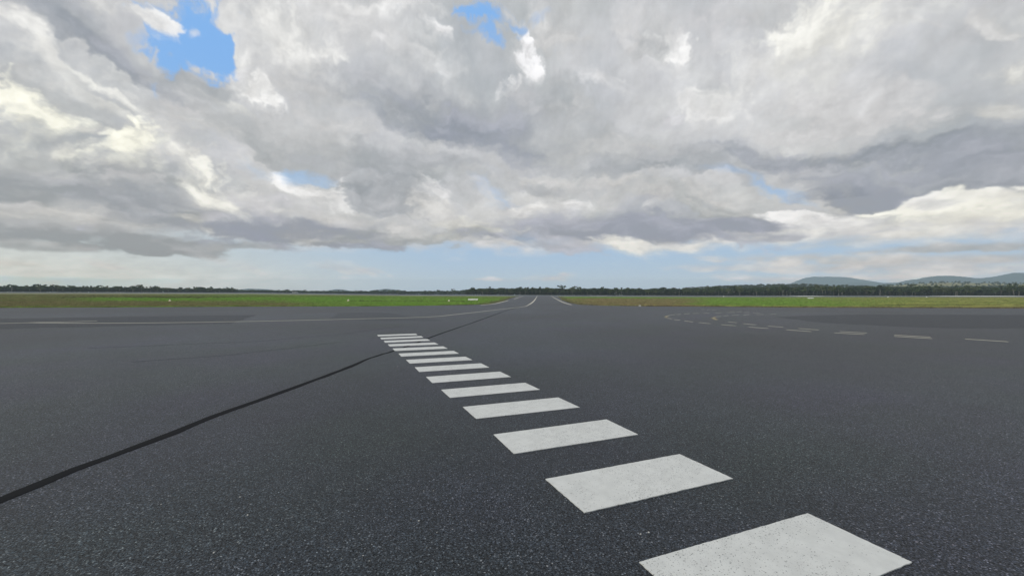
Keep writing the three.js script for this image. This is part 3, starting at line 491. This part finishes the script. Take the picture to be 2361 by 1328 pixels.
// ------------------------------------------------------------------ hills and mountains, fading in the haze, the farthest paled in their colour too
function ridge(profile, d, depth, material, seed, name, label, extra = {}) {
  const top = table(profile.map((p) => p[0]), profile.map((p) => p[1])), t0 = profile[0][0], t1 = profile[profile.length - 1][0], n = Math.max(50, Math.round((t1 - t0) * 220)), rows = 14, pos = [], idx = [];
  for (let i = 0; i <= n; i++) for (let j = 0; j <= rows; j++) {
    const t = lerp(t0, t1, i / n), s = j / rows * 2 - 1, dd = d + s * depth, e = smooth(0, 0.06, i / n) * (1 - smooth(0.94, 1, i / n));
    const spur = fbm(t * d / (depth * 3.2) + seed * 0.13, s * 0.35 + seed * 0.31), k = Math.max(0, 1 - Math.pow(Math.abs(s) * (1 + 0.35 * spur), 1.5));
    const h = top(t) * (j * 2 === rows ? 1 : Math.min(1, k * (1 + 0.22 * spur * Math.abs(s)))) * (0.3 + 0.7 * e) + (j * 2 === rows ? top(t) * 0.006 * fbm2(t * d / 700, seed * 0.7) : 0);
    pos.push(t * d * (1 + 0.3 * s * depth / d), j === 0 || j === rows ? -3 : h, -dd);
    if (i && j) { const q = i * (rows + 1) + j; idx.push(q, q - 1, q - rows - 2, q, q - rows - 2, q - rows - 1); }
  }
  const g = surface(pos, idx), nr = g.attributes.normal; let up = 0; for (let i = 0; i < nr.count; i++) up += nr.getY(i);
  if (up < 0) { g.index.array.reverse(); g.computeVertexNormals(); }
  return put(new THREE.Mesh(g, material), name, scene, { kind: 'structure', label, ...extra });
}
const woodedSlope = std([0.035, 0.05, 0.028], 1), grassSlope = std([0.27, 0.25, 0.11], 1), mountain = std([0.035, 0.048, 0.035], 1), hazePaledMountain = std([0.1, 0.12, 0.12], 1);  // the farthest ranges have extra haze painted into a lighter base colour
const HILL_A = [[0.378, 15], [0.438, 20], [0.508, 24], [0.578, 27], [0.675, 28], [0.759, 25], [0.837, 21], [0.937, 20], [1.116, 23], [1.316, 18]];
const HILL_B = [[0.777, 24], [0.843, 34], [0.902, 43], [0.987, 51], [1.068, 50], [1.177, 46], [1.296, 52], [1.515, 28]];
ridge(HILL_A, 1300, 260, woodedSlope, 1, 'hill', 'low dark wooded rise behind the tree line');
ridge(HILL_B, 1800, 380, grassSlope, 2, 'hill', 'grassy yellow green hill dotted with trees');
const RANGES = [
  [[[0.857, 71], [0.897, 160], [0.919, 209], [0.945, 220], [0.962, 254], [0.989, 261], [1.012, 262], [1.032, 250], [1.057, 229], [1.087, 235], [1.117, 253], [1.137, 280], [1.154, 304], [1.178, 306], [1.267, 346], [1.416, 298], [1.615, 238], [1.914, 119]], 6000, 1100, 'nearest blue grey mountain rising behind the yellow hill'],
  [[[0.717, 84], [0.764, 170], [0.783, 210], [0.802, 202], [0.831, 206], [0.857, 195], [0.89, 206], [0.927, 213], [1.017, 177]], 7200, 1100, 'low hazy ridge at the foot of the blue mountain'],
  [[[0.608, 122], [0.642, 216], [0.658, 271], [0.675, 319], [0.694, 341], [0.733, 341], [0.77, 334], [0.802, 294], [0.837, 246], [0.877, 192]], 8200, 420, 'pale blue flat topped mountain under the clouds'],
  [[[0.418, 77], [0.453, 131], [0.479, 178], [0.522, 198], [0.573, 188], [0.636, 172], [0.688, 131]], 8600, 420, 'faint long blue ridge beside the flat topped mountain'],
  [[[-0.444, 43], [-0.422, 55], [-0.404, 74], [-0.389, 68], [-0.376, 55], [-0.349, 38]], 5600, 500, 'small grey hill just beyond the white hut'],
  [[[-0.334, 47], [-0.311, 64], [-0.293, 83], [-0.28, 79], [-0.265, 66], [-0.235, 47]], 6000, 500, 'small grey hill in the gap of the trees'],
  [[[-0.644, 49], [-0.62, 71], [-0.605, 83], [-0.589, 77], [-0.567, 74], [-0.539, 55]], 5600, 500, 'small grey hill at the end of the dark wood'],
];
RANGES.forEach(([p, d, depth, label], i) => ridge(p, d, depth, d > 8000 ? hazePaledMountain : mountain, 5 + i, 'mountain', label));
scene.fog = new THREE.FogExp2(new THREE.Color().setRGB(0.68, 0.89, 1.0), 0.00018);

// ------------------------------------------------------------------ trees
function leaves(r, out, cx, cy, cz, rx, ry, rz, count, size) {   // small leaf sprays through an egg-shaped volume, denser towards its skin
  for (let i = 0; i < count; i++) {
    const a = r() * 6.283, c = r() * 2 - 1, q = Math.pow(r(), 0.45), s = Math.sqrt(1 - c * c), x = cx + rx * q * s * Math.cos(a), y = cy + ry * q * c, z = cz + rz * q * s * Math.sin(a);
    const k = size * (0.6 + 0.8 * r()), u = new THREE.Vector3(r() - 0.5, (r() - 0.5) * 0.9, r() - 0.5).normalize(), v = new THREE.Vector3(r() - 0.5, r() - 0.5, r() - 0.5).cross(u).normalize(), n = out.pos.length / 3;
    for (const [m, l] of [[-0.5, -0.1], [0, -0.42], [0.5, 0.05], [0.05, 0.45]]) out.pos.push(x + (u.x * m + v.x * l) * k, y + (u.y * m + v.y * l) * k, z + (u.z * m + v.z * l) * k);
    out.idx.push(n, n + 1, n + 2, n, n + 2, n + 3);
  }
}
function limb(a, b, ra, rb) {
  const A = new THREE.Vector3(...a), B = new THREE.Vector3(...b), g = new THREE.CylinderGeometry(rb, ra, A.distanceTo(B), 5, 1, true);
  g.applyQuaternion(new THREE.Quaternion().setFromUnitVectors(new THREE.Vector3(0, 1, 0), B.clone().sub(A).normalize()));
  g.translate((A.x + B.x) / 2, (A.y + B.y) / 2, (A.z + B.z) / 2);
  return g;
}
function treeShape(seed, kind) {                         // 10 m tall; kind 0 slim, 1 spreading, 2 tall and sparse
  const r = rng(seed), wood = [], out = { pos: [], idx: [] };
  const lean = (r() - 0.5) * 0.8, fork = kind === 2 ? 6.6 : kind === 1 ? 3.2 : 4.6, top = [lean, fork, (r() - 0.5) * 0.6];
  wood.push(limb([0, -0.5, 0], [lean * 0.4, fork * 0.5, 0], 0.24, 0.19), limb([lean * 0.4, fork * 0.5, 0], top, 0.19, 0.15));
  const n = kind === 2 ? 5 : kind === 1 ? 9 : 7;
  for (let i = 0; i < n; i++) {
    const a = i / n * 6.283 + r(), reach = (kind === 1 ? 2.6 : kind === 2 ? 2.1 : 1.5) * (0.35 + 0.75 * r()), y = kind === 2 ? 7.6 + 2.0 * r() : kind === 1 ? 4.6 + 4.4 * r() : 5.2 + 4.0 * r();
    const tip = [top[0] + reach * Math.cos(a), y, top[2] + reach * Math.sin(a)], from = [top[0] * (0.6 + 0.4 * r()), fork * (0.75 + 0.25 * r()), top[2]];
    wood.push(limb(from, tip, 0.12, 0.04));
    const w = (kind === 1 ? 1.5 : kind === 2 ? 0.95 : 1.15) * (0.7 + 0.6 * r());
    leaves(r, out, ...tip, w, w * (kind === 2 ? 0.55 : 0.75), w, kind === 2 ? 46 : 62, kind === 2 ? 0.6 : 0.72);
  }
  if (kind !== 2) leaves(r, out, top[0], 8.7, top[2], 1.1, 1.0, 1.1, 50, 0.65);
  return [mergeGeometries(wood), surface(out.pos, out.idx)];
}
const bark = [std([0.2, 0.185, 0.165], 0.95), std([0.12, 0.11, 0.1], 0.95), std([0.3, 0.28, 0.25], 0.95)];
const foliage = [[0.07, 0.105, 0.04], [0.1, 0.13, 0.05], [0.07, 0.098, 0.055], [0.12, 0.14, 0.06], [0.06, 0.085, 0.045]].map((c) => std(c, 0.9));
const kinds = [0, 1, 0, 1, 0, 1, 1, 0, 2, 2].map((kind, i) => { const [w, l] = treeShape(700 + i * 7, kind); return { kind, w, l }; });
const TREELINE = [[-1.337, 540, 9.0], [-1.177, 560, 7.6], [-1.117, 560, 8.2], [-1.048, 560, 8.1], [-0.928, 600, 7.2], [-0.848, 620, 8.1], [-0.778, 680, 7.2], [-0.679, 700, 7.7], [-0.644, 710, 8.3], [-0.627, 900, 7.3], [-0.499, 950, 8.1], [-0.429, 1000, 7.7], [-0.31, 1050, 9.1], [-0.18, 1050, 9.9], [-0.112, 980, 10.4], [-0.102, 700, 10.3], [-0.03, 680, 11.6], [0.069, 680, 11.6], [0.169, 670, 11.4], [0.269, 660, 11.1], [0.418, 650, 11.2], [0.568, 620, 12.4], [0.668, 600, 13.3], [0.767, 580, 12.9], [0.867, 560, 12.5], [0.967, 540, 11.6], [1.066, 520, 10.9], [1.177, 500, 11.6], [1.376, 480, 12.4]];
const lineD = table(TREELINE.map((p) => p[0]), TREELINE.map((p) => p[1])), lineH = table(TREELINE.map((p) => p[0]), TREELINE.map((p) => p[2]));
const woods = [
  ['low dark tree in the dense wood behind the olive grass', 'trees of the dense dark wood'],
  ['small distant tree in the thin line beside the white hut', 'trees of the thin distant line'],
  ['tall slim tree in the wood straight behind the taxiway', 'trees of the wood behind the taxiway'],
  ['leafy tree with pale trunk in the wood below the hills', 'trees of the wood below the hills'],
];
const woodOf = (t) => woods[t < -0.64 ? 0 : t < -0.105 ? 1 : t < 0.27 ? 2 : 3];
const tr = rng(2024);
function tree(t, d, h, k, label, group) {
  const x = t * d, proto = kinds[k], o = new THREE.Group();
  const wood = new THREE.Mesh(proto.w, bark[(tr() * 3) | 0]), crown = new THREE.Mesh(proto.l, foliage[(tr() * 5) | 0]);
  o.position.set(x, elev(x, d) - 0.2, -d); o.rotation.y = tr() * 6.283; o.scale.set(h / 10 * (0.95 + 0.4 * tr()), h / 10, h / 10 * (0.95 + 0.4 * tr()));
  put(wood, 'trunk', o); put(crown, 'crown', o);
  put(o, 'tree', scene, { label, category: 'tree', group });
}
for (let t = -1.26; t < 1.26; t += 0.0089) {
  const [label, group] = woodOf(t), jitter = (tr() - 0.5) * 0.008, d = lineD(t) * (1 + 0.03 * (tr() - 0.3)), lump = 0.78 + 0.36 * tr() + 0.14 * soft(t * 9, 0.3);
  tree(t + jitter, d, lineH(t) * (lump + (t < -0.64 ? 0.2 : 0.06)), (tr() * 8) | 0, label, group);
}
const EMERGENT = [[-1.152, 555, 9.6, 'flat topped tree standing above the dense dark wood'], [-1.018, 575, 9.6, 'second flat topped tree above the dense dark wood'], [-0.853, 640, 9.8, 'round topped tree near the end of the dense wood'], [-0.138, 1000, 14.5, 'lone high tree over the thin distant tree line'], [0.111, 690, 16.4, 'tallest gum tree rising above the wood by the taxiway'], [0.12, 688, 15.6, 'bushy gum tree touching the tallest one'], [0.144, 690, 15, 'sparse gum tree above the wood, between two taller ones'], [0.207, 680, 14.2, 'dark crowned gum tree standing above the wood alone'], [0.447, 660, 14.2, 'spreading gum tree over the wood below the faint ridge'], [0.502, 650, 14.2, 'short emergent gum tree where the low rise begins'], [0.922, 560, 16, 'tall gum tree in front of the yellow hill'], [0.977, 545, 14.6, 'gum tree with a thin crown before the yellow hill'], [1.153, 505, 15.5, 'rounded gum tree at the edge of the photo']];
EMERGENT.forEach(([t, d, h, label], i) => tree(t, d, h, 8 + i % 2, label, 'tall trees above the woods'));

// the mass of the woods behind the front trees, and scrub under them
function crowd(name, label, spots, proto, tint, shade) {
  const g = mergeGeometries([proto.w, proto.l].map((p, i) => { const q = p.index ? p.toNonIndexed() : p.clone(); q.deleteAttribute('uv'); q.deleteAttribute('normal'); q.computeVertexNormals(); const c = i ? tint : [0.14, 0.13, 0.115], a = new Float32Array(q.attributes.position.count * 3); for (let k = 0; k < a.length; k++) a[k] = c[k % 3]; q.setAttribute('color', new THREE.BufferAttribute(a, 3)); return q; }));
  const m = new THREE.InstancedMesh(g, new THREE.MeshStandardMaterial({ vertexColors: true, roughness: 0.92 }), spots.length), o = new THREE.Object3D(), c = new THREE.Color();
  spots.forEach(([x, y, d, h], i) => { o.position.set(x, y, -d); o.rotation.set(0, tr() * 6.283, 0); o.scale.set(h / 10 * (1 + 0.5 * tr()), h / 10, h / 10 * (1 + 0.5 * tr())); o.updateMatrix(); m.setMatrixAt(i, o.matrix); const v = 0.75 + 0.5 * tr(); m.setColorAt(i, c.setRGB(v, v, v * (0.9 + 0.2 * tr()))); });
  put(m, name, scene, { kind: 'stuff', label });
}
{
  const spots = [], scrub = [];
  for (let i = 0; i < 4200; i++) { const t = -1.35 + 2.75 * tr(), d = lineD(t) * (1.015 + 0.22 * tr()), x = t * d; spots.push([x, elev(x, d) - 0.3, d, lineH(t) * (0.78 + 0.26 * tr())]); }
  for (let i = 0; i < 3200; i++) { const t = -1.35 + 2.75 * tr(), d = lineD(t) * (0.99 + 0.12 * tr()), x = t * d; scrub.push([x, elev(x, d) - 1.2, d, 3.2 + 2.8 * tr()]); }
  crowd('forest', 'mass of the woods behind the front trees', spots, kinds[1], [0.062, 0.085, 0.04], 1);
  crowd('undergrowth', 'dark scrub under the front trees', scrub, kinds[3], [0.042, 0.052, 0.034], 1);
  const hill = [];
  const ha = table(HILL_A.map((p) => p[0]), HILL_A.map((p) => p[1])), hb = table(HILL_B.map((p) => p[0]), HILL_B.map((p) => p[1]));
  for (let i = 0; i < 1500; i++) { const t = 0.4 + 0.95 * tr(), s = -0.75 * tr(), d = 1300 + s * 260; hill.push([t * d, ha(t) * (1 - Math.pow(Math.abs(s), 1.5)) - 1.5, d, 6 + 4 * tr()]); }
  for (let i = 0; i < 260; i++) { const t = 0.84 + 0.5 * tr(), s = -0.8 * Math.pow(tr(), 1.6), d = 1800 + s * 380; hill.push([t * d, hb(t) * (1 - Math.pow(Math.abs(s), 1.5)) - 1.5, d, 6 + 5 * tr()]); }
  crowd('hillside_trees', 'bush covering the low hills', hill, kinds[5], [0.075, 0.09, 0.045], 1);
}

// ------------------------------------------------------------------ markers on the field
const white = std([0.78, 0.78, 0.74], 0.6), ivory = std([0.72, 0.68, 0.5], 0.6), orange = std([0.62, 0.2, 0.04], 0.6), steel = std([0.3, 0.3, 0.3], 0.5);
function gableMarker(x, d, panels, length, height, turn, label) {
  const o = new THREE.Group(), each = length / panels, s = new THREE.Shape();
  s.moveTo(-0.3, 0); s.lineTo(0.3, 0); s.lineTo(0.05, height); s.lineTo(-0.05, height);
  const g = new THREE.ExtrudeGeometry(s, { depth: each - 0.05, bevelEnabled: true, bevelSize: 0.008, bevelThickness: 0.008, bevelSegments: 1 });
  g.rotateY(Math.PI / 2);
  for (let i = 0; i < panels; i++) { const p = new THREE.Mesh(g, white); p.position.set(-length / 2 + i * each + 0.025, 0.06, 0); put(p, 'panel', o); }
  const rail = new THREE.Mesh(new THREE.BoxGeometry(length, 0.06, 0.3), steel); rail.position.y = 0.03; put(rail, 'base_rail', o);
  o.position.set(x, elev(x, d) - 0.03, -d); o.rotation.y = turn;
  put(o, 'gable_marker', scene, { label, category: 'airfield marker', group: 'white gable markers on the grass' });
}
gableMarker(-9.97, 111.1, 5, 2.5, 0.42, 0.05, 'long white gable marker on green grass beside the taxiway');
gableMarker(118.65, 172.6, 4, 2.1, 0.34, -0.3, 'short white gable marker in the field before the runway');
function coneMarker(x, d, h, body, label, group) {
  const o = new THREE.Group();
  const skirt = new THREE.LatheGeometry([[0.0, 0.001], [h * 0.78, 0.001], [h * 0.8, 0.02], [h * 0.76, 0.045], [h * 0.6, 0.05]].map((p) => new THREE.Vector2(...p)), 18);
  const cone = new THREE.LatheGeometry([[h * 0.6, 0.05], [h * 0.5, h * 0.3], [h * 0.33, h * 0.65], [h * 0.15, h * 0.94], [0.06 * h, h], [0, h]].map((p) => new THREE.Vector2(...p)), 18);
  put(new THREE.Mesh(skirt, body === white ? white : orange), 'base', o); put(new THREE.Mesh(cone, body), 'cone', o);
  o.position.set(x, elev(x, d) - 0.02, -d);
  put(o, 'cone_marker', scene, { label, category: 'cone marker', group });
}
coneMarker(-35.85, 95.15, 0.44, ivory, 'pale cone marker on the grass at the end of the brown streak', 'cone markers on the near field');
coneMarker(-13.81, 95.24, 0.46, ivory, 'pale cone marker on the grass nearest the long gable marker', 'cone markers on the near field');
coneMarker(-69.78, 88.6, 0.4, ivory, 'pale cone marker in the bright green strip before the dark wood', 'cone markers on the near field');
coneMarker(207.4, 239.6, 0.62, white, 'white cone marker by the runway, nearer the taxiway of two', 'cone markers by the runway');
coneMarker(215.8, 226.2, 0.62, white, 'white cone marker by the runway, below the blue mountain', 'cone markers by the runway');
coneMarker(168, 345, 0.7, white, 'tiny white cone marker far off at the runway edge', 'cone markers by the runway');
for (const [x, label] of [[17.38, 'thicker of two white stub posts at the apron edge'], [17.56, 'thinner of two white stub posts at the apron edge']]) {
  const o = new THREE.Group(), w = x < 17.5 ? 0.05 : 0.035;
  put(new THREE.Mesh(new THREE.LatheGeometry([[0, 0], [w * 1.6, 0], [w * 1.6, 0.03], [w, 0.04], [w, 0.2], [w * 0.6, 0.225], [0, 0.23]].map((p) => new THREE.Vector2(...p)), 12), white), 'post', o);
  const band = new THREE.Mesh(new THREE.CylinderGeometry(w + 0.003, w + 0.003, 0.03, 12, 1, true), steel); band.position.y = 0.15; put(band, 'band', o);
  o.position.set(x, 0, -59.35);
  put(o, 'stub_post', scene, { label, category: 'post', group: 'stub posts at the apron edge' });
}
// the hut far away by the runway
{
  const o = new THREE.Group(), d = 560, x = -0.5 * d, wallM = std([0.5, 0.52, 0.52], 0.85), roofM = std([0.06, 0.065, 0.07], 0.7), paneM = std([0.04, 0.05, 0.06], 0.2);
  const wall = new THREE.Mesh(new THREE.BoxGeometry(6, 2.5, 4), wallM); wall.position.y = 1.25; put(wall, 'wall', o);
  const pts = [[-3.5, 2.5, -2.5], [3.5, 2.5, -2.5], [3.5, 2.5, 2.5], [-3.5, 2.5, 2.5], [-1.6, 3.7, 0], [1.6, 3.7, 0]];
  put(new THREE.Mesh(surface(pts.flat(), [0, 4, 5, 0, 5, 1, 3, 2, 5, 3, 5, 4, 0, 3, 4, 1, 5, 2, 0, 1, 2, 0, 2, 3]), roofM), 'roof', o);
  const door = new THREE.Mesh(new THREE.BoxGeometry(0.9, 2, 0.06), std([0.2, 0.22, 0.24], 0.6)); door.position.set(1.9, 1, 2.02); put(door, 'door', o);
  const knob = new THREE.Mesh(new THREE.SphereGeometry(0.05, 8, 6), steel); knob.position.set(-0.35, 0, 0.06); put(knob, 'handle', door);
  const win = new THREE.Mesh(new THREE.BoxGeometry(1.7, 1.1, 0.05), white); win.position.set(-1, 1.5, 2.02); put(win, 'window', o);
  for (const sx of [-0.4, 0.4]) { const pane = new THREE.Mesh(new THREE.BoxGeometry(0.72, 0.92, 0.03), paneM); pane.position.set(sx, 0, 0.03); put(pane, 'pane', win); }
  const mast = new THREE.Mesh(new THREE.CylinderGeometry(0.05, 0.07, 2.2, 6), steel); mast.position.set(-1.2, 4.4, 0); put(mast, 'mast', o);
  o.position.set(x, elev(x, d) - 0.05, -d); o.rotation.y = 0.4;
  put(o, 'hut', scene, { label: 'small white hut with dark hipped roof before the distant trees', category: 'hut' });
}
// loose stones lying on the asphalt
{
  const r = rng(808), spots = [];
  for (let i = 0; i < 420; i++) { const d = 2.2 + 16 * Math.pow(r(), 1.7), x = (r() * 2 - 1) * (1.25 * d + 0.4); spots.push([x, d, 0.002 + 0.003 * Math.pow(r(), 2)]); }
  for (const [x, d, s] of [[-2.15, 3.46, 0.007], [-1.92, 3.18, 0.005], [-0.06, 4.93, 0.006], [0.86, 2.93, 0.005], [0.92, 2.95, 0.006], [-0.66, 3.1, 0.006], [-2.55, 9.7, 0.008], [-1.85, 2.72, 0.005]]) spots.push([x, d, s]);
  const g = new THREE.IcosahedronGeometry(1, 1), p = g.attributes.position;
  for (let i = 0; i < p.count; i++) { const k = 1 + 0.25 * Math.sin(p.getX(i) * 7 + p.getY(i) * 5) * Math.cos(p.getZ(i) * 6); p.setXYZ(i, p.getX(i) * k, p.getY(i) * k * 0.7, p.getZ(i) * k); }
  g.computeVertexNormals();
  const m = new THREE.InstancedMesh(g, std([1, 1, 1], 0.7), spots.length), o = new THREE.Object3D(), c = new THREE.Color();
  spots.forEach(([x, d, s], i) => { o.position.set(x, s * 0.45, -d); o.rotation.set(r() * 0.5, r() * 6.28, r() * 0.5); o.scale.set(s * (1 + 0.6 * r()), s, s); o.updateMatrix(); m.setMatrixAt(i, o.matrix); const v = s > 0.0049 ? 0.5 : 0.12 + 0.4 * r(); m.setColorAt(i, c.setRGB(v, v * 0.98, v * 0.93)); });
  put(m, 'gravel', scene, { kind: 'stuff', label: 'loose pale stones scattered over the asphalt' });
}

renderer.render(scene, camera);
